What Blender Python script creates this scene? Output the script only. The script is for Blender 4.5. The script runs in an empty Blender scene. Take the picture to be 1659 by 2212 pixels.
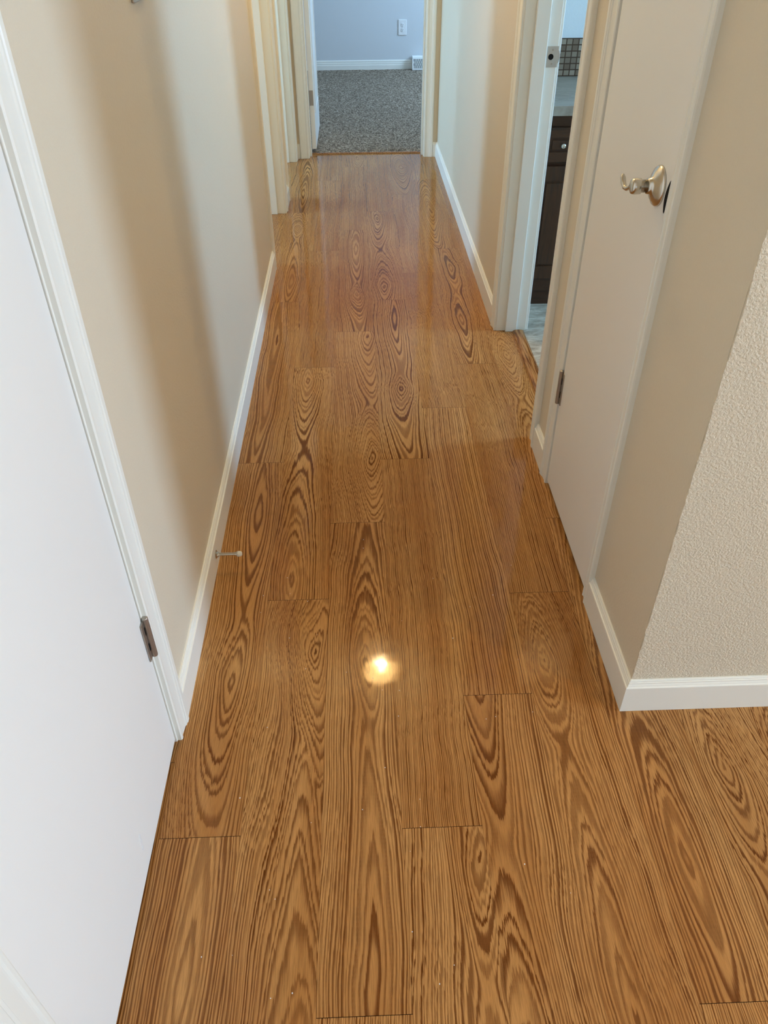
import bpy, bmesh, math, random
import numpy as np
from mathutils import Vector, Matrix

scene = bpy.context.scene
COL = scene.collection
random.seed(4)
rng = np.random.default_rng(11)

# ------------------------------------------------------------------ camera
PITCH, YAW, ROLL, FPX = 0.673739385, 0.0309649507, -0.0071310445, 1658.58574
CAM_H = 1.32
fwd0 = Vector((math.sin(YAW), math.cos(YAW), 0)); right0 = Vector((math.cos(YAW), -math.sin(YAW), 0)); up0 = Vector((0, 0, 1))
fwd = math.cos(PITCH) * fwd0 - math.sin(PITCH) * up0
upv = math.cos(PITCH) * up0 + math.sin(PITCH) * fwd0
rgt = math.cos(ROLL) * right0 + math.sin(ROLL) * upv
up2 = -math.sin(ROLL) * right0 + math.cos(ROLL) * upv
cam_data = bpy.data.cameras.new('camera')
cam = bpy.data.objects.new('camera', cam_data); COL.objects.link(cam)
m = Matrix.Identity(4)
for i in range(3):
    m[i][0] = rgt[i]; m[i][1] = up2[i]; m[i][2] = -fwd[i]
m[0][3], m[1][3], m[2][3] = 0, 0, CAM_H
cam.matrix_world = m
cam_data.sensor_fit = 'VERTICAL'; cam_data.sensor_height = 24.0
cam_data.lens = FPX / 2212 * 24.0
cam_data.clip_start = 0.02
scene.camera = cam

# ------------------------------------------------------------------ world, exposure
world = bpy.data.worlds.new('world'); scene.world = world; world.use_nodes = True
world.node_tree.nodes['Background'].inputs[0].default_value = (0.60, 0.75, 1.0, 1)
world.node_tree.nodes['Background'].inputs[1].default_value = 0.6
vs = scene.view_settings
vs.view_transform = 'Standard'; vs.look = 'None'; vs.gamma = 1.0; vs.use_curve_mapping = False
vs.exposure = -0.45

# ------------------------------------------------------------------ daylight through the windows, and an added fill from behind
def window_light(name, loc, direction, w, h, power, col, spread=math.pi):
    d = bpy.data.lights.new(name, 'AREA'); d.shape = 'RECTANGLE'; d.size = w; d.size_y = h
    d.energy = power; d.color = col; d.spread = spread
    o = bpy.data.objects.new(name, d); COL.objects.link(o)
    o.location = loc
    o.rotation_euler = Vector(direction).to_track_quat('-Z', 'Z').to_euler()
    return o
DAY = (0.47, 0.695, 1.0)
BLUE = (0.43, 0.68, 1.0)
window_light('daylight_living_room', (5.62, -0.50, 1.45), (-1, 0, 0), 1.00, 1.3, 450, DAY)
window_light('fill_light_back', (1.2, -3.12, 1.45), (0, 1, 0), 1.8, 1.3, 12, DAY)  # weak soft fill added behind the camera, from an unseen window
window_light('daylight_bathroom', (3.22, 2.43, 1.50), (-1, 0, -0.06), 0.55, 1.0, 215, (0.33, 0.62, 1.0))
window_light('daylight_bedroom', (2.42, 7.45, 1.45), (-1, 0, 0), 1.3, 1.2, 145, BLUE)
window_light('daylight_side_room', (-3.12, 4.92, 0.95), (1, 0, 0.05), 0.8, 0.6, 165, (0.34, 0.63, 1.0))
window_light('daylight_small_room', (-3.12, 3.80, 0.95), (1, 0, 0.05), 0.66, 0.6, 105, (0.34, 0.63, 1.0))

# ------------------------------------------------------------------ helpers
def setp(o, label=None, cat=None, group=None, kind=None):
    if label: o['label'] = label
    if cat: o['category'] = cat
    if group: o['group'] = group
    if kind: o['kind'] = kind
    return o

def link(name, bm, mat, parent=None, smooth=False, bevel=0.0, seg=2):
    bmesh.ops.recalc_face_normals(bm, faces=bm.faces[:])
    me = bpy.data.meshes.new(name); bm.to_mesh(me); bm.free()
    if mat: me.materials.append(mat)
    o = bpy.data.objects.new(name, me); COL.objects.link(o)
    if parent is not None:
        o.parent = parent
        o.matrix_parent_inverse = Matrix.Translation(-Vector(parent.location)) if parent.type == 'EMPTY' else Matrix.Identity(4)
        if parent.type != 'EMPTY' and parent.parent is None:
            pass
    if smooth:
        for p in me.polygons: p.use_smooth = True
    if bevel > 0:
        b = o.modifiers.new('bevel', 'BEVEL'); b.width = bevel; b.segments = seg; b.limit_method = 'ANGLE'
    return o

def empty(name, loc):
    o = bpy.data.objects.new(name, None); COL.objects.link(o); o.location = loc
    o.empty_display_size = 0.05
    return o

def box(bm, x0, x1, y0, y1, z0, z1):
    vsx = [bm.verts.new((x, y, z)) for z in (z0, z1) for y in (y0, y1) for x in (x0, x1)]
    for f in ((0, 1, 3, 2), (4, 6, 7, 5), (0, 4, 5, 1), (2, 3, 7, 6), (0, 2, 6, 4), (1, 5, 7, 3)):
        bm.faces.new([vsx[i] for i in f])

def prism(bm, pts3a, pts3b):
    """closed tube between two matching 3-D outlines"""
    a = [bm.verts.new(p) for p in pts3a]; b = [bm.verts.new(p) for p in pts3b]
    n = len(a)
    for i in range(n):
        bm.faces.new((a[i], a[(i + 1) % n], b[(i + 1) % n], b[i]))
    bm.faces.new(a[::-1]); bm.faces.new(b)

def lathe(bm, prof, origin, axis, nseg=28):
    """prof: list of (distance along axis, radius)"""
    ax = Vector(axis).normalized(); t = Vector((0, 0, 1)) if abs(ax.z) < .9 else Vector((1, 0, 0))
    u = ax.cross(t).normalized(); v = ax.cross(u)
    o = Vector(origin); rings = []
    for d, r in prof:
        if r <= 1e-6:
            rings.append([bm.verts.new(o + ax * d)])
        else:
            rings.append([bm.verts.new(o + ax * d + (u * math.cos(a) + v * math.sin(a)) * r) for a in [2 * math.pi * k / nseg for k in range(nseg)]])
    for r0, r1 in zip(rings, rings[1:]):
        for k in range(nseg):
            k2 = (k + 1) % nseg
            if len(r0) == 1 and len(r1) == 1: continue
            if len(r0) == 1: bm.faces.new((r0[0], r1[k], r1[k2]))
            elif len(r1) == 1: bm.faces.new((r0[k], r0[k2], r1[0]))
            else: bm.faces.new((r0[k], r0[k2], r1[k2], r1[k]))
    if len(rings[0]) > 1: bm.faces.new(rings[0][::-1])
    if len(rings[-1]) > 1: bm.faces.new(rings[-1])

def sweep(bm, path, radii, nseg=14, squash=1.0, squash_axis=None):
    """tube along a path with a radius per point, rounded ends"""
    P = [Vector(p) for p in path]; rings = []
    for i, p in enumerate(P):
        t = (P[min(i + 1, len(P) - 1)] - P[max(i - 1, 0)]).normalized()
        ref = Vector((0, 0, 1)) if abs(t.z) < .95 else Vector((1, 0, 0))
        u = t.cross(ref).normalized(); v = t.cross(u).normalized()
        rings.append([bm.verts.new(p + u * math.cos(a) * radii[i] * squash + v * math.sin(a) * radii[i]) for a in [2 * math.pi * k / nseg for k in range(nseg)]])
    for r0, r1 in zip(rings, rings[1:]):
        for k in range(nseg):
            k2 = (k + 1) % nseg
            bm.faces.new((r0[k], r0[k2], r1[k2], r1[k]))
    bm.faces.new(rings[0][::-1]); bm.faces.new(rings[-1])

# ------------------------------------------------------------------ materials
def srgb(r, g, b):
    f = lambda c: (c / 12.92 if c <= .04045 else ((c + .055) / 1.055) ** 2.4)
    return (f(r / 255), f(g / 255), f(b / 255), 1)

class NT:
    def __init__(s, name):
        s.m = bpy.data.materials.new(name); s.m.use_nodes = True
        s.t = s.m.node_tree; s.b = s.t.nodes['Principled BSDF']
    def n(s, typ, **kw):
        nd = s.t.nodes.new(typ)
        for k, v in kw.items():
            if k.startswith('i_'):
                nd.inputs[k[2:].replace('_', ' ')].default_value = v
            else: setattr(nd, k, v)
        return nd
    def l(s, a, b): s.t.links.new(a, b)
    def math(s, op, a, b=None, c=None, clamp=False):
        nd = s.t.nodes.new('ShaderNodeMath'); nd.operation = op; nd.use_clamp = clamp
        for i, x in enumerate((a, b, c)):
            if x is None: continue
            if isinstance(x, (int, float)): nd.inputs[i].default_value = x
            else: s.l(x, nd.inputs[i])
        return nd.outputs[0]
    def noise(s, vec, scale, detail=2, rough=.5, dist=0.0):
        nd = s.t.nodes.new('ShaderNodeTexNoise'); nd.inputs['Scale'].default_value = scale
        nd.inputs['Detail'].default_value = detail; nd.inputs['Roughness'].default_value = rough
        nd.inputs['Distortion'].default_value = dist
        s.l(vec, nd.inputs['Vector']); return nd.outputs['Fac']
    def mapping(s, vec, scale):
        nd = s.t.nodes.new('ShaderNodeMapping'); nd.inputs['Scale'].default_value = scale
        s.l(vec, nd.inputs['Vector']); return nd.outputs['Vector']
    def geo(s):
        return s.t.nodes.new('ShaderNodeNewGeometry').outputs['Position']
    def ramp(s, fac, stops, interp='LINEAR'):
        nd = s.t.nodes.new('ShaderNodeValToRGB'); cr = nd.color_ramp; cr.interpolation = interp
        while len(cr.elements) < len(stops): cr.elements.new(.5)
        for e, (p, c) in zip(cr.elements, stops):
            e.position = p; e.color = c if len(c) == 4 else (*c, 1)
        s.l(fac, nd.inputs['Fac']); return nd.outputs['Color']
    def mix(s, fac, a, b, blend='MIX'):
        nd = s.t.nodes.new('ShaderNodeMix'); nd.data_type = 'RGBA'; nd.blend_type = blend
        for key, x in ((0, fac), (6, a), (7, b)):
            if isinstance(x, (int, float)): nd.inputs[key].default_value = x
            elif isinstance(x, tuple): nd.inputs[key].default_value = x
            else: s.l(x, nd.inputs[key])
        return nd.outputs[2]
    def bump(s, height, strength, distance):
        nd = s.t.nodes.new('ShaderNodeBump'); nd.inputs['Strength'].default_value = strength
        nd.inputs['Distance'].default_value = distance
        s.l(height, nd.inputs['Height']); s.l(nd.outputs[0], s.b.inputs['Normal'])

def paint(name, col, rough=.5, scale=90, strength=.12, dist=.001, vary=.02, spec=.35):
    t = NT(name); p = t.geo()
    n = t.noise(p, 3.0, 3)
    c2 = tuple(max(0, c * (1 - vary * 2)) for c in col[:3]) + (1,)
    t.l(t.mix(n, col, c2), t.b.inputs['Base Color'])
    t.b.inputs['Roughness'].default_value = rough
    t.b.inputs['Specular IOR Level'].default_value = spec
    if strength > 0:
        h = t.noise(p, scale, 3, .55)
        t.bump(h, strength, dist)
    return t.m

WALLC = srgb(222, 210, 187)
M = {}
M['wall'] = paint('beige_wall_paint', WALLC, .40, 230, .55, .0013, .02, .4)
def knockdown():
    t = NT('knockdown_textured_paint'); p = t.geo()
    n1 = t.noise(p, 230, 3, .55, .3)
    r = t.ramp(n1, [(.40, (0, 0, 0)), (.60, (1, 1, 1))])
    n2 = t.noise(p, 420, 2, .5)
    h = t.math('ADD', r, t.math('MULTIPLY', n2, .35))
    t.b.inputs['Base Color'].default_value = WALLC
    t.b.inputs['Roughness'].default_value = .5
    t.b.inputs['Specular IOR Level'].default_value = .3
    t.bump(h, .55, .0016)
    return t.m
M['wall_rough'] = knockdown()
M['wall_pale'] = paint('pale_grey_wall_paint', srgb(214, 217, 218), .5, 210, .35, .0012, .01, .3)
M['trim'] = paint('white_semigloss_trim', srgb(240, 238, 228), .3, 60, .05, .0006, .01, .45)
M['door'] = paint('white_door_paint', srgb(240, 238, 232), .32, 25, .05, .0008, .01, .45)
M['ceil'] = paint('white_ceiling_paint', srgb(240, 236, 226), .8, 120, .4, .002, .01, .2)
M['dark'] = paint('dark_recess', srgb(22, 18, 16), .8, 50, 0, 0, .1, .2)

def metal(name, col, rough, streak=0.0):
    t = NT(name); p = t.geo()
    n = t.noise(t.mapping(p, (40, 40, 900)), 1.0, 2)
    t.b.inputs['Base Color'].default_value = col; t.b.inputs['Metallic'].default_value = 1
    rr = t.math('ADD', t.math('MULTIPLY', n, streak), rough)
    t.l(rr, t.b.inputs['Roughness'])
    return t.m
M['nickel'] = metal('satin_nickel', srgb(205, 200, 190), .16, .08)
M['hinge'] = metal('brushed_hinge_steel', srgb(176, 168, 158), .42, .15)
M['plate'] = metal('steel_strike_plate', srgb(190, 188, 184), .4, .1)
M['rubber'] = paint('white_rubber', srgb(226, 222, 208), .6, 80, .05, .0003, .01, .3)
M['plastic'] = paint('white_plastic', srgb(236, 236, 234), .3, 50, 0, 0, .005, .5)
M['vent'] = paint('white_enamelled_steel', srgb(236, 238, 236), .35, 50, 0, 0, .005, .5)

def carpet_mat():
    t = NT('speckled_grey_carpet'); p = t.geo()
    v = t.n('ShaderNodeTexVoronoi'); v.inputs['Scale'].default_value = 150; t.l(t.mapping(p, (1, .55, 1)), v.inputs['Vector'])
    sep = t.n('ShaderNodeSeparateColor'); t.l(v.outputs['Color'], sep.inputs[0])
    c = t.ramp(sep.outputs[0], [(0.0, srgb(84, 72, 60)), (.30, srgb(120, 106, 90)), (.6, srgb(152, 137, 119)), (.85, srgb(180, 165, 146)), (1, srgb(204, 190, 170))])
    big = t.noise(p, 2.5, 3)
    c = t.mix(t.math('MULTIPLY', big, .35), c, srgb(100, 92, 84))
    t.l(c, t.b.inputs['Base Color']); t.b.inputs['Roughness'].default_value = 1
    t.b.inputs['Specular IOR Level'].default_value = .1
    h = t.math('ADD', t.math('MULTIPLY', v.outputs['Distance'], -1.0), t.noise(p, 260, 2))
    t.bump(h, .8, .004)
    return t.m
M['carpet'] = carpet_mat()

def vinyl_mat():
    t = NT('grey_stone_vinyl'); p = t.geo()
    n = t.noise(t.mapping(p, (1, 2.2, 1)), 14, 6, .65, .6)
    c = t.ramp(n, [(.3, srgb(140, 130, 114)), (.5, srgb(180, 170, 152)), (.7, srgb(212, 202, 184))])
    t.l(c, t.b.inputs['Base Color']); t.b.inputs['Roughness'].default_value = .25
    t.bump(n, .2, .002); return t.m
M['vinyl'] = vinyl_mat()

def dark_oak(name, vertical=True, a=srgb(62, 36, 18), b=srgb(24, 12, 6)):
    t = NT(name); p = t.geo()
    sc = (60, 60, 5) if vertical else (5, 60, 60)
    n = t.noise(t.mapping(p, sc), 1.0, 4, .6, .8)
    sc2 = (420, 420, 14) if vertical else (14, 420, 420)
    n2 = t.noise(t.mapping(p, sc2), 1.0, 2, .5)
    f = t.math('ADD', t.math('MULTIPLY', n, .8), t.math('MULTIPLY', n2, .25))
    c = t.ramp(f, [(.35, b), (.52, a), (.7, tuple(min(1, x * 1.25) for x in a[:3]) + (1,))])
    t.l(c, t.b.inputs['Base Color']); t.b.inputs['Roughness'].default_value = .35
    t.bump(f, .15, .001); return t.m
M['oak_v'] = dark_oak('dark_stained_oak', True)
M['oak_h'] = dark_oak('dark_stained_oak_rail', False)

def laminate():
    t = NT('beige_stone_laminate'); p = t.geo()
    n = t.noise(t.mapping(p, (1, 2.0, 1)), 12, 6, .65, 1.0)
    c = t.ramp(n, [(.3, srgb(122, 114, 102)), (.5, srgb(150, 142, 130)), (.7, srgb(170, 163, 151))])
    t.l(c, t.b.inputs['Base Color']); t.b.inputs['Roughness'].default_value = .3
    return t.m
M['laminate'] = laminate()

def mosaic():
    t = NT('brown_glass_mosaic_tile'); p = t.geo()
    sx = t.n('ShaderNodeSeparateXYZ'); t.l(p, sx.inputs[0])
    ux = t.math('DIVIDE', t.math('SUBTRACT', sx.outputs[0], .655), .0245)
    uz = t.math('DIVIDE', t.math('SUBTRACT', sx.outputs[2], .752), .0218)
    cx = t.math('FLOOR', ux); cz = t.math('FLOOR', uz)
    comb = t.n('ShaderNodeCombineXYZ'); t.l(cx, comb.inputs[0]); t.l(cz, comb.inputs[2])
    wn = t.n('ShaderNodeTexWhiteNoise'); wn.noise_dimensions = '3D'; t.l(comb.outputs[0], wn.inputs['Vector'])
    tile = t.ramp(wn.outputs['Value'], [(0, srgb(96, 78, 62)), (.4, srgb(120, 104, 88)), (.75, srgb(140, 124, 106)), (1, srgb(160, 146, 130))])
    fx = t.math('FRACT', ux); fz = t.math('FRACT', uz)
    ex = t.math('ABSOLUTE', t.math('SUBTRACT', fx, .5)); ez = t.math('ABSOLUTE', t.math('SUBTRACT', fz, .5))
    e = t.math('MAXIMUM', ex, ez)
    g = t.math('GREATER_THAN', e, .41)
    t.l(t.mix(g, tile, srgb(66, 46, 32)), t.b.inputs['Base Color'])
    t.b.inputs['Roughness'].default_value = .25
    h = t.math('SUBTRACT', 1.0, g)
    t.bump(h, .6, .002)
    return t.m
M['mosaic'] = mosaic()

WOOD_LIGHT = srgb(196, 145, 88); WOOD_MID = srgb(174, 120, 66); WOOD_DARK = srgb(100, 53, 18)
def wood_floor():
    t = NT('oak_plank_floor'); p = t.geo()
    at = lambda nm: t.n('ShaderNodeAttribute', attribute_name=nm).outputs['Fac']
    ring, slope, pid = at('ring'), at('ring_slope'), at('plank')
    sx = t.n('ShaderNodeSeparateXYZ'); t.l(p, sx.inputs[0])
    cb = t.n('ShaderNodeCombineXYZ'); t.l(sx.outputs[0], cb.inputs[0]); t.l(sx.outputs[1], cb.inputs[1]); t.l(pid, cb.inputs[2])
    q = cb.outputs[0]
    nf = t.noise(t.mapping(q, (620, 16, 3.1)), 1.0, 2, .6)
    nm_ = t.noise(t.mapping(q, (130, 10, 5.3)), 1.0, 2, .5)
    nl = t.noise(t.mapping(q, (38, 7, 2.3)), 1.0, 2, .5)
    dv = t.math('MULTIPLY', t.math('SUBTRACT', nf, .5), .042)
    dv2 = t.math('MULTIPLY', t.math('SUBTRACT', nm_, .5), .03)
    ph = t.math('ADD', ring, t.math('MULTIPLY', slope, t.math('ADD', dv, dv2)))
    ph = t.math('ADD', ph, t.math('MULTIPLY', t.math('SUBTRACT', nm_, .5), .34))
    ph = t.math('ADD', ph, t.math('MULTIPLY', t.math('SUBTRACT', nl, .5), .45))
    ph = t.math('ADD', ph, t.math('MULTIPLY', t.math('SUBTRACT', nf, .5), .25))
    fr = t.math('FRACT', ph); fl = t.math('FLOOR', ph)
    wv = t.n('ShaderNodeCombineXYZ'); t.l(fl, wv.inputs[0]); t.l(pid, wv.inputs[1])
    wn = t.n('ShaderNodeTexWhiteNoise'); wn.noise_dimensions = '2D'; t.l(wv.outputs[0], wn.inputs['Vector'])
    rnd = wn.outputs['Value']
    # dark late-wood band: crisp on one side, fading on the other
    line = t.ramp(fr, [(0.0, (0, 0, 0)), (.12, (.10, .10, .10)), (.28, (.75, .75, .75)), (.42, (1, 1, 1)), (.62, (1, 1, 1)), (.70, (.1, .1, .1)), (1.0, (0, 0, 0))])
    amt = t.math('ADD', t.math('MULTIPLY', rnd, .62), .42)
    d = t.math('MULTIPLY', line, amt)
    pores = t.noise(t.mapping(q, (1500, 34, 1.7)), 1.0, 2, .6)
    broad = t.noise(t.mapping(q, (14, 1.6, 9.1)), 1.0, 2, .5)
    base = t.mix(t.ramp(broad, [(.35, (0, 0, 0)), (.7, (1, 1, 1))]), WOOD_LIGHT, WOOD_MID)
    c = t.mix(d, base, WOOD_DARK)
    pr = t.ramp(pores, [(.36, (.72, .72, .72)), (.55, (1, 1, 1)), (.72, (1.1, 1.1, 1.1))])
    c = t.mix(1.0, c, pr, 'MULTIPLY')
    t.l(c, t.b.inputs['Base Color'])
    rough = t.math('ADD', t.math('MULTIPLY', t.noise(p, 25, 3), .03), .03)
    t.l(rough, t.b.inputs['Roughness'])
    t.b.inputs['Specular IOR Level'].default_value = .15
    wave = t.noise(p, 9, 2, .5)
    h = t.math('ADD', t.math('ADD', t.math('MULTIPLY', pores, .012), t.math('MULTIPLY', t.noise(p, 700, 1), .02)), t.math('MULTIPLY', wave, 1.2))
    t.bump(h, .25, .002)
    return t.m
M['floor'] = wood_floor()

# ------------------------------------------------------------------ plank floor
PW = 0.146; X0 = -0.3865; PL = 1.177
seam0 = {0: .727, 1: .145, 2: .4325, 3: .730, 4: 1.0225, 5: .147, 6: .430, 7: 1.03, 8: .30}
# eyes of the grain: (u across, y, rings per metre lengthwise, ring offset, density)
feat = {
 0: [(.085, .500, 9, 0, .8), (.086, 1.095, 22, .2, .9), (.093, 1.67, 9, 0, .8), (.060, 2.73, 4, 2.5, .8), (.082, 3.33, 9, 0, .8), (.074, 3.966, 30, .2, 1), (.08, 4.6, 9, 0, .8)],
 1: [(.124, 1.187, 33, .6, 1.1), (.112, .20, 17, .4, .8), (.052, 2.40, 24, .2, 1), (.055, 1.40, 17, .4, .9), (-.06, 3.0, 3, 0, 1), (-.07, 4.2, 2, 0, 1), (.22, 5.2, 3, 0, 1)],
 2: [(.092, 1.116, 24, .2, .95), (.090, .490, 8, 0, .8), (.124, 1.902, 33, .6, 1.1), (.118, 2.74, 20, 1.5, .8), (.084, 3.13, 30, .2, 1), (.084, 3.698, 9, 0, .8), (-.05, 4.6, 3, 1, .9), (.10, 5.36, 26, 0, 1)],
 3: [(.129, .678, 33, .6, 1), (.120, .05, 13, .6, .8), (-.07, 1.3, 2, 0, 1.1), (.082, 2.327, 30, .2, 1), (.088, 2.903, 9, 0, .8), (.060, 3.25, 22, .4, .9), (.05, 4.12, 22, .2, 1), (-.06, 5.1, 3, 0, 1)],
 4: [(.026, .30, 19, .3, .85), (.035, 1.15, 17, .3, .7, .5), (.24, 1.6, 1.5, 0, .62), (-.12, 2.8, 1.5, 0, 1.1), (.23, 3.9, 2, 0, .9), (.08, 5.12, 26, .6, 1)],
 5: [(.042, 1.09, 33, .6, 1), (.045, .42, 14, .6, .8), (-.10, 1.9, 2, 0, 1.1), (.064, 2.90, 15, 0, .9), (.07, 3.44, 13, 0, .9), (.05, 4.25, 16, .3, .9), (-.05, 5.1, 3, 0, 1)],
 6: [(.055, .62, 13, .4, .75), (.26, 1.3, 2, 0, .9), (.042, 2.552, 33, .6, 1), (.05, 1.66, 17, .6, .9)],
 7: [(.045, .806, 30, .6, 1), (.05, .15, 14, .4, .8)],
 8: [(.05, .55, 22, .4, 1)],
}
def build_floor():
    V = []; F = []; A_r = []; A_s = []; A_p = []; base = 0; pid = 0
    for k in range(-1, 44):
        x0 = X0 + k * PW
        ymax = 5.462 if k <= 6 else 0.99
        s = seam0.get(k, (k * .2935) % PL)
        y = s - PL * math.ceil((s + 3.0) / PL)
        while y < ymax:
            ya, yb = max(y, -3.0), min(y + PL, ymax)
            pid += 1
            if yb - ya > .01:
                near = (-.2 < yb and ya > -2 and k <= 8)
                nu, nv = (43, max(4, int((yb - ya) / .008))) if near else (7, max(3, int((yb - ya) / .05)))
                g = .0009
                us = np.linspace(.00012, PW - .00012, nu); vv = np.linspace(ya + .00045, yb - .00045, nv)
                U, Vv = np.meshgrid(us, vv)
                Z = np.zeros_like(U)
                fs = [f for f in feat.get(k, []) if near and y <= (f[5] if len(f) > 5 else f[1]) <= y + PL]
                if not fs:
                    r_ = random.Random(pid * 7 + 3)
                    fs = [(r_.choice([-.05, .19, .07]), ya + r_.uniform(.1, 1.0), r_.choice([2, 4, 20]), 0, 1)]
                r_ = random.Random(pid * 13 + 1)
                w = np.zeros_like(U); w2 = np.zeros_like(U)
                for i in range(6):
                    kv = r_.uniform(3, 13); ku = r_.uniform(-14, 14)
                    w += .0016 * np.sin(kv * Vv + ku * U + r_.uniform(0, 6.28))
                    kv = r_.uniform(16, 40); ku = r_.uniform(-30, 30)
                    w += .0005 * np.sin(kv * Vv + ku * U + r_.uniform(0, 6.28))
                    kv = r_.uniform(3, 9); ku = r_.uniform(-90, 90)
                    w2 += .010 * np.sin(kv * Vv + ku * U + r_.uniform(0, 6.28))
                hs = []
                for (u0, v0, q, off, dens) in [f_[:5] for f_ in fs]:
                    du = np.abs(U + w - u0)
                    nu_ = dens * np.where(du < .05, 70 * du + 1900 * du * du, 8.25 + 260 * (du - .05))
                    nv_ = q * np.abs(Vv + w2 - v0)
                    hs.append((nu_ ** 1.35 + nv_ ** 1.35) ** (1 / 1.35) + off)
                kk = .45
                hm = np.min(hs, axis=0)
                N = hm - kk * np.log(sum(np.exp(-(a - hm) / kk) for a in hs)) + 3.75
                mo = np.clip((N - 4.3) / 1.5, 0, 1)
                N = N + mo * (.22 * np.sin(N * 1.9 + pid) + .12 * np.sin(N * 4.3 + 2 * pid))
                S = np.gradient(N, axis=0) / np.maximum(1e-6, np.gradient(Vv, axis=0))
                S = np.clip(S, -40, 40)
                n_u, n_v = U.shape[1], U.shape[0]
                V.append(np.stack([U + x0, Vv, Z], -1).reshape(-1, 3))
                A_r.append(N.ravel()); A_s.append(S.ravel()); A_p.append(np.full(U.size, float(pid % 97)))
                idx = np.arange(U.size).reshape(n_v, n_u) + base
                F.append(np.stack([idx[:-1, :-1], idx[:-1, 1:], idx[1:, 1:], idx[1:, :-1]], -1).reshape(-1, 4))
                base += U.size
            y += PL
    V = np.concatenate(V).astype(np.float32); F = np.concatenate(F).astype(np.int32)
    me = bpy.data.meshes.new('floor')
    me.vertices.add(len(V)); me.vertices.foreach_set('co', V.ravel())
    me.loops.add(F.size); me.loops.foreach_set('vertex_index', F.ravel())
    me.polygons.add(len(F)); me.polygons.foreach_set('loop_start', np.arange(0, F.size, 4, dtype=np.int32))
    me.polygons.foreach_set('loop_total', np.full(len(F), 4, dtype=np.int32))
    me.update(calc_edges=True)
    for nm, arr in (('ring', A_r), ('ring_slope', A_s), ('plank', A_p)):
        a = me.attributes.new(nm, 'FLOAT', 'POINT'); a.data.foreach_set('value', np.concatenate(arr).astype(np.float32))
    me.materials.append(M['floor'])
    o = bpy.data.objects.new('floor', me); COL.objects.link(o)
    setp(o, 'glossy oak plank floor running down the hallway', kind='structure')
build_floor()

# ------------------------------------------------------------------ constants of the hall
XL, XR = -0.389, 0.528          # wall faces
TH = 0.115                      # wall thickness
YE = 5.375                      # end wall face
YC = 0.985                      # return wall face (to the right of the hall)
HC = 2.44                       # ceiling
HD = 2.04                       # door head

def struct(name, boxes, mat, label, bevel=0.0):
    bm = bmesh.new()
    for b in boxes: box(bm, *b)
    o = link(name, bm, mat, bevel=bevel)
    return setp(o, label, kind='structure')

# openings
D1 = (0.350, 0.931)             # closed white door, left wall
O1 = (3.506, 4.246)             # left opening
O2 = (4.53, 5.282)              # second left opening
CL = (1.318, 1.763)             # closet door, right wall
BA = (2.010, 2.768)             # bathroom opening
EN = (-0.300, 0.438)            # end doorway (x)

def wall_along_y(xa, xb, y0, y1, openings):
    out = []; y = y0
    for a, b in openings:
        out.append((xa, xb, y, a, 0, HC)); out.append((xa, xb, a, b, HD + .02, HC)); y = b
    out.append((xa, xb, y, y1, 0, HC)); return out

J = .018   # jamb board thickness
struct('wall_left', wall_along_y(XL - TH, XL, -3.0, YE + TH, [(D1[0] - J, D1[1] + J), (O1[0] - J, O1[1] + J), (O2[0] - J, O2[1] + J)]), M['wall'], 'beige wall on the left of the hallway')
struct('wall_right', wall_along_y(XR, XR + TH, YC + .0010, YE + TH, [(CL[0] - J, CL[1] + J), (BA[0] - J, BA[1] + J)]), M['wall'], 'beige hallway wall holding the bathroom and closet doors')
def wall_return():
    """thin layer of heavy texture with a ragged edge where it turns the corner, and the wall behind it"""
    bm = bmesh.new()
    box(bm, XR + TH, 5.6, YC - .0035, YC + TH, 0, HC)
    r_ = random.Random(5); pts = [(XR + TH, HC), (XR + TH, 0)]
    z = 0.0; x = 0.0; rag = []
    while z < HC:
        rag.append((XR + .0004 - max(0, x), z))
        x = x * .62 + r_.uniform(-.0009, .0014); z += r_.uniform(.004, .011)
    rag.append((XR, HC))
    out = pts + rag
    prism(bm, [(x_, YC - .0035, z_) for x_, z_ in out], [(x_, YC + .0004, z_) for x_, z_ in out])
    setp(link('wall_return', bm, M['wall_rough']), 'heavily textured beige wall facing the camera at lower right', kind='structure')
wall_return()
struct('wall_end', [(XL, EN[0] - J, YE, YE + TH, 0, HC), (EN[1] + J, XR, YE, YE + TH, 0, HC), (EN[0] - J, EN[1] + J, YE, YE + TH, HD + .02, HC)], M['wall'], 'short beige wall around the bedroom doorway')
# bedroom
BX0, BX1, BY = -1.7, 2.3, 8.62
struct('wall_far', [(BX0, BX1, BY, BY + TH, 0, HC)], M['wall_pale'], 'far bedroom wall with the power outlet')
struct('wall_bedroom_left', [(BX0 - TH, BX0, YE + TH, BY + TH, 0, HC), (BX0, XL - TH, YE, YE + TH, 0, HC)], M['wall_pale'], 'left bedroom wall')
struct('wall_bedroom_right', [(BX1, BX1 + TH, YE, 6.8, 0, HC), (BX1, BX1 + TH, 8.1, BY + TH, 0, HC), (BX1, BX1 + TH, 6.8, 8.1, 0, .85), (BX1, BX1 + TH, 6.8, 8.1, 2.05, HC), (XR + TH, BX1, YE, YE + TH, 0, HC)], M['wall_pale'], 'right bedroom wall with the window')
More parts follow.
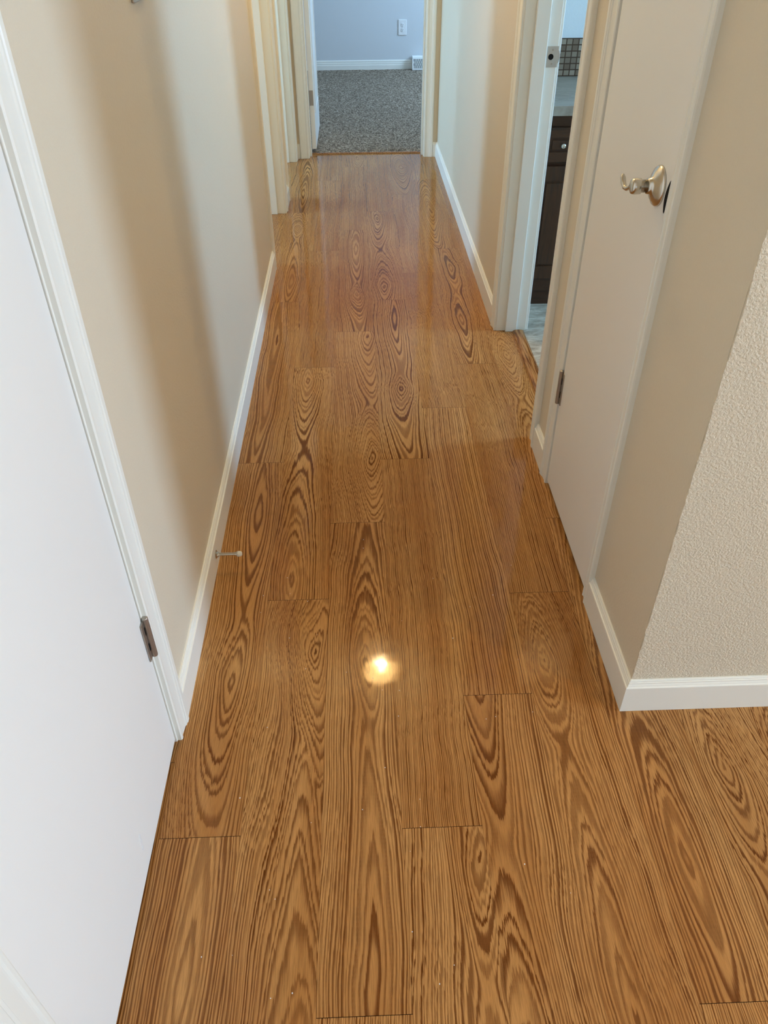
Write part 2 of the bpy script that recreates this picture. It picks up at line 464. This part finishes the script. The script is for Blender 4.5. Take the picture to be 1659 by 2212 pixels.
# bathroom
QX = 3.1
struct('wall_bathroom_back', [(XR + TH, QX, 3.541, 3.65, 0, HC)], M['wall_pale'], 'pale bathroom wall above the mosaic tile')
struct('wall_bathroom_near', [(XR + TH, QX, 1.86, 1.96, 0, HC)], M['wall'], 'bathroom wall behind the closet')
struct('wall_bathroom_right', [(QX, QX + TH, 1.86, 2.15, 0, HC), (QX, QX + TH, 2.71, 3.65, 0, HC), (QX, QX + TH, 2.15, 2.71, 0, .98), (QX, QX + TH, 2.15, 2.71, 2.02, HC)], M['wall'], 'bathroom wall with the window')
# side rooms on the left
struct('wall_side_room', [(-3.0, XL - TH, 3.2, 3.3, 0, HC), (-3.0, XL - TH, 4.33, 4.42, 0, HC), (-3.0 - TH, -3.0, 3.2, 3.45, 0, HC), (-3.0 - TH, -3.0, 4.15, 4.48, 0, HC), (-3.0 - TH, -3.0, 3.45, 4.15, 0, .6), (-3.0 - TH, -3.0, 3.45, 4.15, 2.1, HC), (-3.0 - TH, -3.0, 5.32, YE + TH, 0, HC), (-3.0 - TH, -3.0, 4.48, 5.32, 0, .6), (-3.0 - TH, -3.0, 4.48, 5.32, 2.1, HC), (-3.0, BX0 - TH, YE, YE + TH, 0, HC)], M['wall'], 'walls of the rooms off the left side')
# living room behind the camera
struct('wall_living_right', [(5.5, 5.5 + TH, -3.0, -1.02, 0, HC), (5.5, 5.5 + TH, .02, YC + TH, 0, HC), (5.5, 5.5 + TH, -1.02, .02, 0, .78), (5.5, 5.5 + TH, -1.02, .02, 2.12, HC)], M['wall'], 'living room wall with the window')
struct('wall_back', [(XL - TH, .28, -3.0 - TH, -3.0, 0, HC), (2.12, 5.5 + TH, -3.0 - TH, -3.0, 0, HC), (.28, 2.12, -3.0 - TH, -3.0, 0, .78), (.28, 2.12, -3.0 - TH, -3.0, 2.12, HC)], M['wall'], 'wall behind the camera')
struct('ceiling', [(-3.2, 5.7, -3.2, 8.8, HC, HC + .1)], M['ceil'], 'white ceiling')
struct('subfloor', [(-3.2, 5.7, -3.2, 8.8, -.12, -.012)], M['dark'], 'slab under the floors')
struct('floor_bathroom', [(.622, QX, 1.96, 3.541, -.012, -.001)], M['vinyl'], 'mottled grey stone-look vinyl floor of the bathroom')
struct('floor_side_room', [(-3.0, -.5325, 3.3, YE, -.012, 0)], M['carpet'], 'carpet of the rooms off the left side')

# bedroom carpet: a soft uneven pile
def carpet():
    bm = bmesh.new()
    nx, ny = 130, 110
    xs = np.linspace(BX0, BX1, nx); ys = np.linspace(5.492, BY, ny)
    vs_ = []
    for j, y in enumerate(ys):
        row = []
        for i, x in enumerate(xs):
            z = .010 + .0015 * math.sin(3 * x + 2.2 * y) + .0012 * math.sin(9 * x - 7 * y) + random.uniform(-.0012, .0012)
            if j == 0: z = -.004
            row.append(bm.verts.new((x, y + (random.uniform(-.003, .003) if j == 1 else 0), z)))
        vs_.append(row)
    for j in range(ny - 1):
        for i in range(nx - 1):
            bm.faces.new((vs_[j][i], vs_[j][i + 1], vs_[j + 1][i + 1], vs_[j + 1][i]))
    o = link('floor_bedroom', bm, M['carpet'], smooth=True)
    setp(o, 'speckled grey-brown bedroom carpet beyond the far doorway', kind='structure')
carpet()

# ------------------------------------------------------------------ trim profiles
CAS = [(0, 0), (0, .0075), (.003, .0095), (.008, .0095), (.011, .0078), (.014, .0078), (.034, .0100), (.036, .0122), (.041, .0122), (.043, .0138), (.052, .0142), (.056, .0125), (.057, .009), (.057, 0)]
def casing_y(bm, xface, sgn, yin, sgy, z0=0.0, z1=HD + .06, wk=1.0):
    """vertical casing on a wall facing +/-x; yin = inner edge, grows in sgy"""
    pts = [(xface + sgn * t * (.9 if wk < 1 else 1), yin + sgy * w * wk) for w, t in CAS]
    prism(bm, [(x, y, z0) for x, y in pts], [(x, y, z1) for x, y in pts])
def casing_x(bm, yface, sgn, xin, sgx, z0=0.0, z1=HD + .06):
    pts = [(xin + sgx * w, yface + sgn * t) for w, t in CAS]
    prism(bm, [(x, y, z0) for x, y in pts], [(x, y, z1) for x, y in pts])
def head_y(bm, xface, sgn, ya, yb):
    pts = [(xface + sgn * t, HD + .003 + w) for w, t in CAS]
    prism(bm, [(x, ya, z) for x, z in pts], [(x, yb, z) for x, z in pts])
def head_x(bm, yface, sgn, xa, xb):
    pts = [(yface + sgn * t, HD + .003 + w) for w, t in CAS]
    prism(bm, [(xa, y, z) for y, z in pts], [(xb, y, z) for y, z in pts])

BASE = [(0, 0), (.012, 0), (.012, .0715), (.0112, .0730), (.0092, .0738), (.0082, .0765), (.0066, .0795), (.0062, .0822), (.0048, .0830), (.0044, .0855), (.0030, .0870), (0, .0872)]
def base_run(bm, a, b, nrm, ca=0.0, cb=0.0):
    """baseboard from point a to b on a wall with normal nrm; ca, cb = mitre factors (+1 outward)"""
    a = Vector((*a, 0)); b = Vector((*b, 0)); n = Vector((*nrm, 0)); d = (b - a).normalized()
    pa = [a + n * t - d * t * ca + Vector((0, 0, z)) for t, z in BASE]
    pb = [b + n * t + d * t * cb + Vector((0, 0, z)) for t, z in BASE]
    prism(bm, pa, pb)
def baseboard(name, runs, label):
    bm = bmesh.new()
    for r in runs: base_run(bm, *r)
    return setp(link(name, bm, M['trim']), label, kind='structure')
CW = .0575; RV = .004
baseboard('baseboard_left', [((XL, D1[1] + RV + CW), (XL, O1[0] - RV - CW), (1, 0)), ((XL, O1[1] + RV + CW), (XL, O2[0] - RV - CW), (1, 0)), ((XL, -3.0), (XL, D1[0] - RV - CW), (1, 0))], 'white moulded baseboard along the left hallway wall')
baseboard('baseboard_right', [((XR, BA[1] + RV + CW), (XR, YE), (-1, 0)), ((XR, CL[1] + RV + CW), (XR, BA[0] - RV - CW), (-1, 0)), ((XR, YC - .0035), (XR, CL[0] - RV - CW * .6), (-1, 0), 1.0, 0)], 'white moulded baseboard along the right hallway wall')
baseboard('baseboard_return', [((XR, YC - .0035), (5.5, YC - .0035), (0, -1), 1.0, 0)], 'white moulded baseboard under the textured wall at lower right')
baseboard('baseboard_end', [((XL, YE), (EN[0] - RV - CW, YE), (0, -1)), ((EN[1] + RV + CW, YE), (XR, YE), (0, -1))], 'white baseboard stubs beside the bedroom doorway')

BASE2 = [(t * 1.15, z * 1.12 + .008) for t, z in BASE]
def far_base():
    bm = bmesh.new()
    prof = [(0, .008), (.013, .008), (.013, .048), (.0105, .052), (.0105, .066), (.008, .069), (.008, .083), (.004, .09), (0, .09)]
    prism(bm, [(BX0, BY - t, z) for t, z in prof], [(BX1, BY - t, z) for t, z in prof])
    setp(link('baseboard_far', bm, M['trim']), 'white stepped baseboard under the far bedroom wall', kind='structure')
far_base()

# ------------------------------------------------------------------ door trims
def tchild(name, bm, mat, root, **kw):
    return link(name, bm, mat, root, **kw)

def trim_y(name, xface, sgn, O, label, stop_side, back=True, narrow=1.0):
    """jambs + casings for an opening in a wall facing x. sgn = outward (hall) direction"""
    root = empty(name, (xface, O[0], 0)); setp(root, label, kind='structure')
    xb = xface - sgn * TH
    xa, xz = min(xface, xb), max(xface, xb)
    for yj, s in ((O[0], -1), (O[1], 1)):
        bm = bmesh.new(); box(bm, xa + .0, xz, min(yj, yj + s * J), max(yj, yj + s * J), 0, HD); tchild('jamb', bm, M['trim'], root, bevel=.0012)
        bm = bmesh.new(); casing_y(bm, xface, sgn, yj + s * RV, s, wk=(narrow if s < 0 else 1.0)); tchild('casing', bm, M['trim'], root)
        if back:
            bm = bmesh.new(); casing_y(bm, xb, -sgn, yj + s * RV, s); tchild('casing', bm, M['trim'], root)
    bm = bmesh.new(); box(bm, xa, xz, O[0] - J, O[1] + J, HD, HD + .018); tchild('head_jamb', bm, M['trim'], root)
    bm = bmesh.new(); head_y(bm, xface, sgn, O[0] - RV - CW, O[1] + RV + CW); tchild('head_casing', bm, M['trim'], root)
    if stop_side:
        sa, sb = stop_side
        for yj, s in ((O[0], 1), (O[1], -1)):
            bm = bmesh.new(); box(bm, sa, sb, min(yj, yj + s * .011), max(yj, yj + s * .011), 0, HD - .002); tchild('door_stop_strip', bm, M['trim'], root, bevel=.002)
    return root
trim_y('trim_1', XL, 1, D1, 'white moulded casing around the closed left door', None, back=False)
trim_y('trim_2', XL, 1, O1, 'cream-lit casing of the nearer open doorway on the left', (XL - .075, XL - .038))
trim_y('trim_3', XL, 1, O2, 'casing of the farther open doorway on the left', (XL - .075, XL - .038))
trim_y('trim_4', XR, -1, CL, 'casing around the narrow closet door on the right', None, back=False, narrow=.6)
tb = trim_y('trim_5', XR, -1, BA, 'casing and jambs of the open bathroom doorway', (XR + .034, XR + .078))
# strike plate on the far bathroom jamb
def strike_plate():
    bm = bmesh.new(); yf = BA[1]
    box(bm, XR + .0815, XR + .117, yf - .0016, yf + .0005, .899, .957)
    # rounded lip that wraps towards the bathroom
    pts = []
    for k in range(9):
        a = math.pi * k / 8
        pts.append((.928 + .018 * math.cos(a), .006 * math.sin(a)))
    prism(bm, [(XR + .117 + t, yf - .0016, z) for z, t in pts], [(XR + .117 + t, yf + .0008, z) for z, t in pts])
    sp = link('strike_plate', bm, M['plate'], tb, bevel=.0005); sp['label'] = 'steel strike plate'
    bm = bmesh.new(); lathe(bm, [(0, .0085), (.0006, .0085), (.0006, .0)], (XR + .094, yf - .0016, .928), (0, -1, 0), 20)
    o = link('latch_hole', bm, M['dark'], tb)
    for zz in (.909, .947):
        bm = bmesh.new(); lathe(bm, [(0, .0028), (.0007, .0026), (.0009, 0)], (XR + .099, yf - .0016, zz), (0, -1, 0), 12); link('screw', bm, M['hinge'], tb)
strike_plate()

def trim_end():
    root = empty('trim_6', (EN[0], YE, 0)); setp(root, 'white casing of the bedroom doorway at the hallway end', kind='structure')
    for xj, s in ((EN[0], -1), (EN[1], 1)):
        bm = bmesh.new(); box(bm, min(xj, xj + s * J), max(xj, xj + s * J), YE, YE + TH, 0, HD); tchild('jamb', bm, M['trim'], root, bevel=.0012)
        bm = bmesh.new(); casing_x(bm, YE, -1, xj + s * RV, s); tchild('casing', bm, M['trim'], root)
        bm = bmesh.new(); casing_x(bm, YE + TH, 1, xj + s * RV, s); tchild('casing', bm, M['trim'], root)
        bm = bmesh.new(); box(bm, min(xj, xj - s * .011), max(xj, xj - s * .011), YE + .035, YE + .072, 0, HD - .002); tchild('door_stop_strip', bm, M['trim'], root, bevel=.002)
    bm = bmesh.new(); box(bm, EN[0] - J, EN[1] + J, YE, YE + TH, HD, HD + .018); tchild('head_jamb', bm, M['trim'], root)
    bm = bmesh.new(); head_x(bm, YE, -1, EN[0] - RV - CW, EN[1] + RV + CW); tchild('head_casing', bm, M['trim'], root)
trim_end()

# wooden transition strips
def transition(name, outline_a, outline_b, label):
    bm = bmesh.new(); prism(bm, outline_a, outline_b)
    me_o = link(name, bm, M['strip'], None)
    return setp(me_o, label, kind='structure')
def strip_mat():
    t = NT('oak_transition_strip'); p = t.geo()
    n = t.noise(t.mapping(p, (9, 9, 60)), 1.0, 2)
    g = t.noise(t.mapping(p, (220, 9, 220)), 1.0, 3, .6)
    c = t.ramp(g, [(.38, WOOD_DARK), (.52, WOOD_MID), (.68, WOOD_LIGHT)])
    t.l(t.mix(t.math('MULTIPLY', n, .4), c, WOOD_DARK), t.b.inputs['Base Color'])
    t.b.inputs['Roughness'].default_value = .25
    return t.m
M['strip'] = strip_mat()
pb = [(.5905, 0), (.593, .005), (.603, .0085), (.616, .009), (.628, .007), (.634, 0)]
transition('trim_7', [(x, BA[0] + .0005, z) for x, z in pb], [(x, BA[1] - .0115, z) for x, z in pb], 'oak reducer strip at the bathroom doorway')
pe = [(5.459, 0), (5.461, .005), (5.468, .0085), (5.478, .0085), (5.488, .006), (5.491, 0)]
transition('trim_8', [(EN[0] + .0005, y, z) for y, z in pe], [(EN[1] - .0005, y, z) for y, z in pe], 'brown strip where the oak floor meets the bedroom carpet')

# ------------------------------------------------------------------ hinges
def hinge_into(parent, pos, axis_out, leaf_dir, h=.094, name='hinge'):
    """pos = bottom centre of the barrel. leaf_dir: unit vector along the leaf, axis_out: normal of the door face"""
    p = Vector(pos); lo = Vector(leaf_dir); n = Vector(axis_out)
    bm = bmesh.new()
    lathe(bm, [(-.002, 0), (-.002, .0035), (0, .0056), (h, .0056), (h + .0015, .0050), (h + .0022, 0)], p, (0, 0, 1), 20)
    o = link(name, bm, M['hinge'], parent, smooth=False, bevel=.0004)
    o['label'] = 'brushed steel hinge'
    def quad(a0, a1, n0, n1, z0, z1, nm, mat):
        b2 = bmesh.new()
        pts = [p + lo * a + n * b for a, b in ((a0, n0), (a1, n0), (a1, n1), (a0, n1))]
        prism(b2, [(q.x, q.y, p.z + z0) for q in pts], [(q.x, q.y, p.z + z1) for q in pts])
        return link(nm, b2, mat, o)
    quad(.002, .017, -.0052, -.0030, 0, h - .004, 'hinge_leaf', M['hinge'])
    for k in range(2):
        quad(.0052, .0078, -.0029, -.0022, h * (.20 + .42 * k), h * (.20 + .42 * k) + h * .19, 'hinge_slot', M['dark'])

# ------------------------------------------------------------------ left door (closed)
d1 = empty('door_1', (XL - .018, D1[0], 0)); setp(d1, 'closed smooth white door filling the left edge of the photo', kind='structure')
bm = bmesh.new(); box(bm, XL - .037, XL - .0015, D1[0] + .003, D1[1] - .003, .014, HD - .004)
link('door_panel', bm, M['door'], d1, bevel=.0015)
for z in (.262, 1.72):
    hinge_into(d1, (XL + .0045, D1[1] + .001, z), (1, 0, 0), (0, -1, 0))
bm = bmesh.new()
for (yy, zz, a, b) in ((.676, .086, .006, .012), (.678, .100, .0035, .009), (.674, .070, .005, .006)):
    pts = [(yy + a * random.uniform(.5, 1) * math.cos(t), zz + b * random.uniform(.5, 1) * math.sin(t)) for t in np.linspace(0, 6.28, 11)[:-1]]
    prism(bm, [(XL - .0016, y, z) for y, z in pts], [(XL - .0009, y, z) for y, z in pts])
o = link('paint_chip', bm, M['plastic'], d1); o['label'] = 'small rough white paint chip'

# ------------------------------------------------------------------ closet door (closed)
d2 = empty('door_2', (XR + .02, CL[0], 0)); setp(d2, 'narrow closed closet door on the right with a lever handle', kind='structure')
bm = bmesh.new(); box(bm, XR - .0050, XR + .030, CL[0] + .003, CL[1] - .003, .016, HD - .004)
link('door_panel', bm, M['door'], d2, bevel=.0015)
for z in (.268, 1.72):
    hinge_into(d2, (XR - .0100, CL[1] + .001, z), (-1, 0, 0), (0, -1, 0))
# lever handle: oval rose, neck, head and wave lever
def lever(parent, x, y, z):
    bm = bmesh.new()
    prof = [(0, .0335), (.003, .0335), (.006, .0315), (.009, .0255), (.0105, .0240), (.0135, .016), (.017, .0132), (.021, .0125)]
    lathe(bm, prof, (x, y, z), (-1, 0, 0), 44)
    rose = link('rose', bm, M['nickel'], parent, smooth=True, bevel=0)
    rose.data.shade_smooth() if hasattr(rose.data, 'shade_smooth') else None
    bm = bmesh.new()
    lathe(bm, [(.019, .0108), (.031, .0108), (.0325, .0128), (.044, .0132), (.048, .0118), (.0495, .008), (.050, 0)], (x, y, z), (-1, 0, 0), 36)
    head = link('handle_neck', bm, M['nickel'], parent, smooth=True)
    bm = bmesh.new()
    ctrl = [(-.004, .006, .0058), (.006, .0045, .0050), (.017, -.002, .0040), (.029, -.010, .0036), (.042, -.016, .0038), (.055, -.017, .0042), (.066, -.012, .0048), (.074, -.005, .0048), (.0775, -.001, .0030)]
    path = []; rad = []
    for i in range(33):
        t = i / 32 * (len(ctrl) - 1); k = min(int(t), len(ctrl) - 2); f_ = t - k
        f_ = f_ * f_ * (3 - 2 * f_) * .35 + f_ * .65
        a, b, c = [ctrl[k][q] * (1 - f_) + ctrl[k + 1][q] * f_ for q in range(3)]
        path.append((x - .041, y + a, z + b)); rad.append(c)
    sweep(bm, path, rad, 20, 1.0)
    lv = link('lever', bm, M['nickel'], parent, smooth=True)
    for nm in (rose, head, lv): nm['label'] = 'polished satin nickel lever handle piece'
lever(d2, XR - .0050, 1.374, .929)
# dark curved latch gap near the door's edge
bm = bmesh.new()
lens = [(1.3245, .951)]
for k in range(1, 12):
    t = k / 12
    lens.append((1.3255 + .0105 * math.sin(math.pi * t * .82), .951 - t * .050))
lens += [(1.330, .8995), (1.327, .897), (1.325, .900)]
prism(bm, [(XR - .0048, y, z) for y, z in lens], [(XR - .0057, y, z) for y, z in lens])
o = link('latch_gap', bm, M['dark'], d2); o['label'] = 'dark curved latch notch at the door edge'

# ------------------------------------------------------------------ bedroom door (open)
d3 = empty('door_3', (EN[0] + .004, YE + TH + .006, 0)); setp(d3, 'white bedroom door standing open beyond the end doorway', kind='structure')
xa, xb = EN[0] + .011, EN[0] + .040
bm = bmesh.new(); box(bm, xa, xb, YE + TH + .008, YE + TH + .008 + .705, .026, HD - .01)
link('door_panel', bm, M['door'], d3, bevel=.0015)
bm = bmesh.new(); box(bm, xa + .002, xb - .004, YE + TH + .0055, YE + TH + .0079, .286, .372)
o = link('hinge_leaf', bm, M['hinge'], d3, bevel=.0006); o['label'] = 'steel hinge leaf on the door edge'
bm = bmesh.new(); lathe(bm, [(0, .0052), (.088, .0052)], (xa - .002, YE + TH + .006, .285), (0, 0, 1), 16)
link('hinge', bm, M['hinge'], d3)
# shallow moulded panels on the visible face
for z0, z1 in ((.22, .95), (1.08, 1.88)):
    bm = bmesh.new()
    y0, y1 = YE + TH + .12, YE + TH + .60
    for a in ((y0, y1, z0, z0 + .014), (y0, y1, z1 - .014, z1), (y0, y0 + .014, z0 + .014, z1 - .014), (y1 - .014, y1, z0 + .014, z1 - .014)):
        box(bm, xb - .001, xb + .004, *a)
    link('panel_moulding', bm, M['door'], d3, bevel=.002)

# ------------------------------------------------------------------ door stop on the left baseboard
ds = empty('door_stop', (XL + .012, 1.449, .041))
setp(ds, 'slim metal door stop with white rubber tip on left baseboard', 'door stop')
bm = bmesh.new(); lathe(bm, [(0, .0115), (.0015, .0115), (.004, .0075), (.008, .0048), (.010, .0042)], (XL + .012, 1.449, .041), (1, 0, 0), 8); link('base', bm, M['nickel'], ds)
bm = bmesh.new(); lathe(bm, [(.009, .0040), (.044, .0036), (.050, .0046), (.054, .0046)], (XL + .012, 1.449, .041), (1, 0, 0), 8); link('rod', bm, M['nickel'], ds)
bm = bmesh.new(); lathe(bm, [(.053, .0066), (.058, .0074), (.063, .0064), (.0655, .0040), (.066, 0)], (XL + .012, 1.449, .041), (1, 0, 0), 18); o = link('rubber_tip', bm, M['rubber'], ds, smooth=True); o['label'] = 'white rubber tip'

# ------------------------------------------------------------------ light switch, top left
sw = empty('light_switch', (XL, 1.69, 1.175)); setp(sw, 'light switch plate on the left wall at the top edge', 'light switch')
bm = bmesh.new(); box(bm, XL + .0003, XL + .0062, 1.635, 1.745, 1.178, 1.293); link('plate', bm, M['plate'], sw, bevel=.002)
for yy in (1.667, 1.713):
    bm = bmesh.new(); box(bm, XL + .006, XL + .013, yy - .005, yy + .005, 1.226, 1.250); link('toggle', bm, M['plastic'], sw, bevel=.0015)

# ------------------------------------------------------------------ outlet on the far wall
ol = empty('power_outlet', (.476, BY, .36)); setp(ol, 'white duplex power outlet on the far bedroom wall', 'outlet')
bm = bmesh.new(); box(bm, .4365, .5155, BY - .007, BY - .0003, .296, .424); link('cover_plate', bm, M['plastic'], ol, bevel=.003)
for zz in (.340, .380):
    bm = bmesh.new(); lathe(bm, [(0, .0165), (.0022, .0165), (.003, .0155), (.003, 0)], (.476, BY - .0065, zz), (0, -1, 0), 24); rc = link('receptacle', bm, M['plastic'], ol)
    bm = bmesh.new()
    box(bm, .4690, .4712, BY - .0102, BY - .0094, zz - .001, zz + .009); box(bm, .4808, .4830, BY - .0102, BY - .0094, zz - .001, zz + .007)
    lathe(bm, [(0, .0026), (.0008, .0026)], (.476, BY - .0094, zz - .0085), (0, -1, 0), 12)
    sl = link('slots', bm, M['dark'], rc)
bm = bmesh.new(); lathe(bm, [(0, .003), (.001, .0025), (.0012, 0)], (.476, BY - .007, .360), (0, -1, 0), 12); link('screw', bm, M['plate'], ol)

# ------------------------------------------------------------------ baseboard register
vg = empty('floor_register', (.57, BY - .09, .01)); setp(vg, 'white slotted baseboard heat register on the bedroom carpet', 'heat register')
bm = bmesh.new()
x0, x1 = .570, .905; yb = BY - .0145; zb = .013
out = [(yb, zb), (yb - .082, zb), (yb - .082, zb + .012), (yb - .060, zb + .098), (yb - .060, zb + .104), (yb - .052, zb + .116), (yb, zb + .116)]
prism(bm, [(x0, y, z) for y, z in out], [(x1, y, z) for y, z in out])
link('housing', bm, M['vent'], vg, bevel=.002)
def face_pt(x, s, off):   # s 0..1 up the slanted face
    y = yb - .082 + .022 * s; z = zb + .012 + .086 * s
    n = Vector((0, -.9687, .2478)); q = Vector((x, y, z)) + n * off
    return (q.x, q.y, q.z)
bm = bmesh.new()
prism(bm, [face_pt(x0 + .014, .06, .0004), face_pt(x1 - .014, .06, .0004), face_pt(x1 - .014, .94, .0004), face_pt(x0 + .014, .94, .0004)],
      [face_pt(x0 + .014, .06, .0010), face_pt(x1 - .014, .06, .0010), face_pt(x1 - .014, .94, .0010), face_pt(x0 + .014, .94, .0010)])
link('grille_back', bm, M['dark'], vg)
bm = bmesh.new()
nsl = 34
for r in range(4):
    for k in range(nsl):
        xa_ = x0 + .016 + (x1 - x0 - .032) * (k + (.5 if r % 2 else 0)) / nsl
        s0, s1 = .07 + r * .22, .07 + r * .22 + .21
        prism(bm, [face_pt(xa_, s0, .001), face_pt(xa_ + .0045, s0, .001), face_pt(xa_ + .0045, s1, .001), face_pt(xa_, s1, .001)],
              [face_pt(xa_, s0, .0035), face_pt(xa_ + .0045, s0, .0035), face_pt(xa_ + .0045, s1, .0035), face_pt(xa_, s1, .0035)])
link('grille', bm, M['vent'], vg)

# ------------------------------------------------------------------ bathroom vanity
VY = 2.985; VX0, VX1 = XR + TH + .004, 1.75
va = empty('vanity_cabinet', (1.2, VY, 0)); setp(va, 'dark oak vanity cabinet seen through the bathroom doorway', 'cabinet')
bm = bmesh.new(); box(bm, VX0, VX1, VY + .018, 3.538, .062, .716); link('body', bm, M['oak_h'], va)
bm = bmesh.new(); box(bm, VX0, VX1, VY + .03, 3.52, .0, .062); link('toe_kick', bm, M['oak_h'], va)
def panel_front(name, xa, xb, za, zb, mat, ra=.055, rz=.05):
    bm = bmesh.new()
    yf = VY
    box(bm, xa, xb, yf + .006, yf + .0175, za, zb)                        # back of the front
    for a in ((xa, xa + ra, za, zb), (xb - ra, xb, za, zb)): box(bm, a[0], a[1], yf, yf + .006, a[2], a[3])
    for a in ((za, za + rz), (zb - rz, zb)): box(bm, xa + ra, xb - ra, yf, yf + .006, a[0], a[1])
    box(bm, xa + ra + .008, xb - ra - .008, yf + .0008, yf + .006, za + rz + .008, zb - rz - .008)
    return link(name, bm, mat, va, bevel=.0015)
px = VX0 + .006
for k, (xa, xb) in enumerate(((px, px + .30), (px + .325, px + .70), (px + .725, px + 1.08))):
    dr = panel_front('drawer', xa, xb, .560, .676, M['oak_h'], .052, .034)
    bm = bmesh.new(); xm = xa + .098 if k == 0 else (xa + xb) / 2
    lathe(bm, [(0, .005), (.008, .004), (.012, .009), (.018, .010), (.022, .006), (.023, 0)], (xm, VY, .618), (0, -1, 0), 18)
    kn = link('knob', bm, M['nickel'], dr, smooth=True); kn['label'] = 'bright metal knob'
    panel_front('cabinet_door', xa, xb, .118, .545, M['oak_v'], .048, .052)
ct = empty('countertop', (1.2, VY, .717)); setp(ct, 'beige stone-look laminate countertop on the dark vanity', 'countertop')
bm = bmesh.new(); box(bm, VX0 - .002, VX1 + .02, VY - .018, 3.5395, .717, .750); link('slab', bm, M['laminate'], ct, bevel=.002)
bk = bmesh.new(); box(bk, VX0 - .002, VX1 + .02, 3.530, 3.5405, .7505, .884)
setp(link('backsplash', bk, M['mosaic']), 'band of small brown mosaic tiles behind the countertop', 'tiles')

# ------------------------------------------------------------------ window frames
def window(name, x0, x1, y0, y1, z0, z1, label):
    root = empty(name, ((x0 + x1) / 2, (y0 + y1) / 2, z0)); setp(root, label, kind='structure')
    bm = bmesh.new(); t = .04
    if x1 - x0 < y1 - y0:
        for a in ((y0, y1, z0, z0 + t), (y0, y1, z1 - t, z1), (y0, y0 + t, z0 + t, z1 - t), (y1 - t, y1, z0 + t, z1 - t)): box(bm, x0, x1, *a)
    else:
        for a in ((x0, x1, z0, z0 + t), (x0, x1, z1 - t, z1), (x0, x0 + t, z0 + t, z1 - t), (x1 - t, x1, z0 + t, z1 - t)): box(bm, a[0], a[1], y0, y1, a[2], a[3])
    link('window_frame', bm, M['trim'], root)
window('window_1', 5.53, 5.58, -1.02, .02, .78, 2.12, 'living room window')
window('window_2', .28, 2.12, -3.08, -3.03, .78, 2.12, 'added unseen window for the fill light behind the camera')  # unseen frame added to hold the back fill light
window('window_3', QX + .03, QX + .08, 2.15, 2.71, .98, 2.02, 'bathroom window')
window('window_4', BX1 + .03, BX1 + .08, 6.8, 8.1, .85, 2.05, 'bedroom window')
window('window_5', -3.08, -3.03, 4.48, 5.32, .6, 2.1, 'side room window')
window('window_6', -3.08, -3.03, 3.45, 4.15, .6, 2.1, 'small side room window')

# ------------------------------------------------------------------ recessed ceiling lamps
def emis(name, col, s):
    t = NT(name); t.b.inputs['Base Color'].default_value = col
    t.b.inputs['Emission Color'].default_value = col; t.b.inputs['Emission Strength'].default_value = s
    n = t.noise(t.geo(), 20); t.l(t.math('ADD', t.math('MULTIPLY', n, .1), .4), t.b.inputs['Roughness'])
    return t.m
WARM = (1.0, 0.765, 0.40)
M['shade'] = emis('lit_lamp_glass', (1.0, .62, .22, 1), 84)
def ceiling_lamp(x, y, power, label):
    root = empty('ceiling_lamp', (x, y, HC)); setp(root, label, 'ceiling lamp')
    bm = bmesh.new(); lathe(bm, [(0, .125), (.014, .125), (.018, .118), (.018, .105), (.006, .10)], (x, y, HC - .0005), (0, 0, -1), 40); link('trim_ring', bm, M['trim'], root)
    bm = bmesh.new(); lathe(bm, [(.010, .103), (.024, .098), (.040, .075), (.046, .045), (.048, 0)], (x, y, HC), (0, 0, -1), 40); link('lamp_glass', bm, M['shade'], root, smooth=True)
    d = bpy.data.lights.new('lamp_light', 'POINT'); d.shadow_soft_size = .022; d.energy = power; d.color = WARM
    o = bpy.data.objects.new('lamp_light', d); COL.objects.link(o); o.location = (x, y, HC - .078); o.parent = root
    o.matrix_parent_inverse = Matrix.Translation(-Vector((x, y, HC)))
    return root
ceiling_lamp(.072, 3.12, 33, 'round warm ceiling lamp over the hallway')
ceiling_lamp(2.3, -.35, 54, 'round warm ceiling lamp over the living room')

# ------------------------------------------------------------------ crumbs left on the floor
bm = bmesh.new(); r_ = random.Random(21)
for k in range(46):
    x, y = r_.uniform(-.30, .42), r_.uniform(.42, 1.55)
    r = r_.uniform(.0005, .0011)
    bmesh.ops.create_icosphere(bm, subdivisions=1, radius=r, matrix=Matrix.Translation((x, y, r * .7)) @ Matrix.Diagonal((1, r_.uniform(.6, 1.6), .7, 1)))
setp(link('dust_specks', bm, M['plastic']), 'tiny white dust specks scattered over the near oak floor', 'dust', kind='stuff')
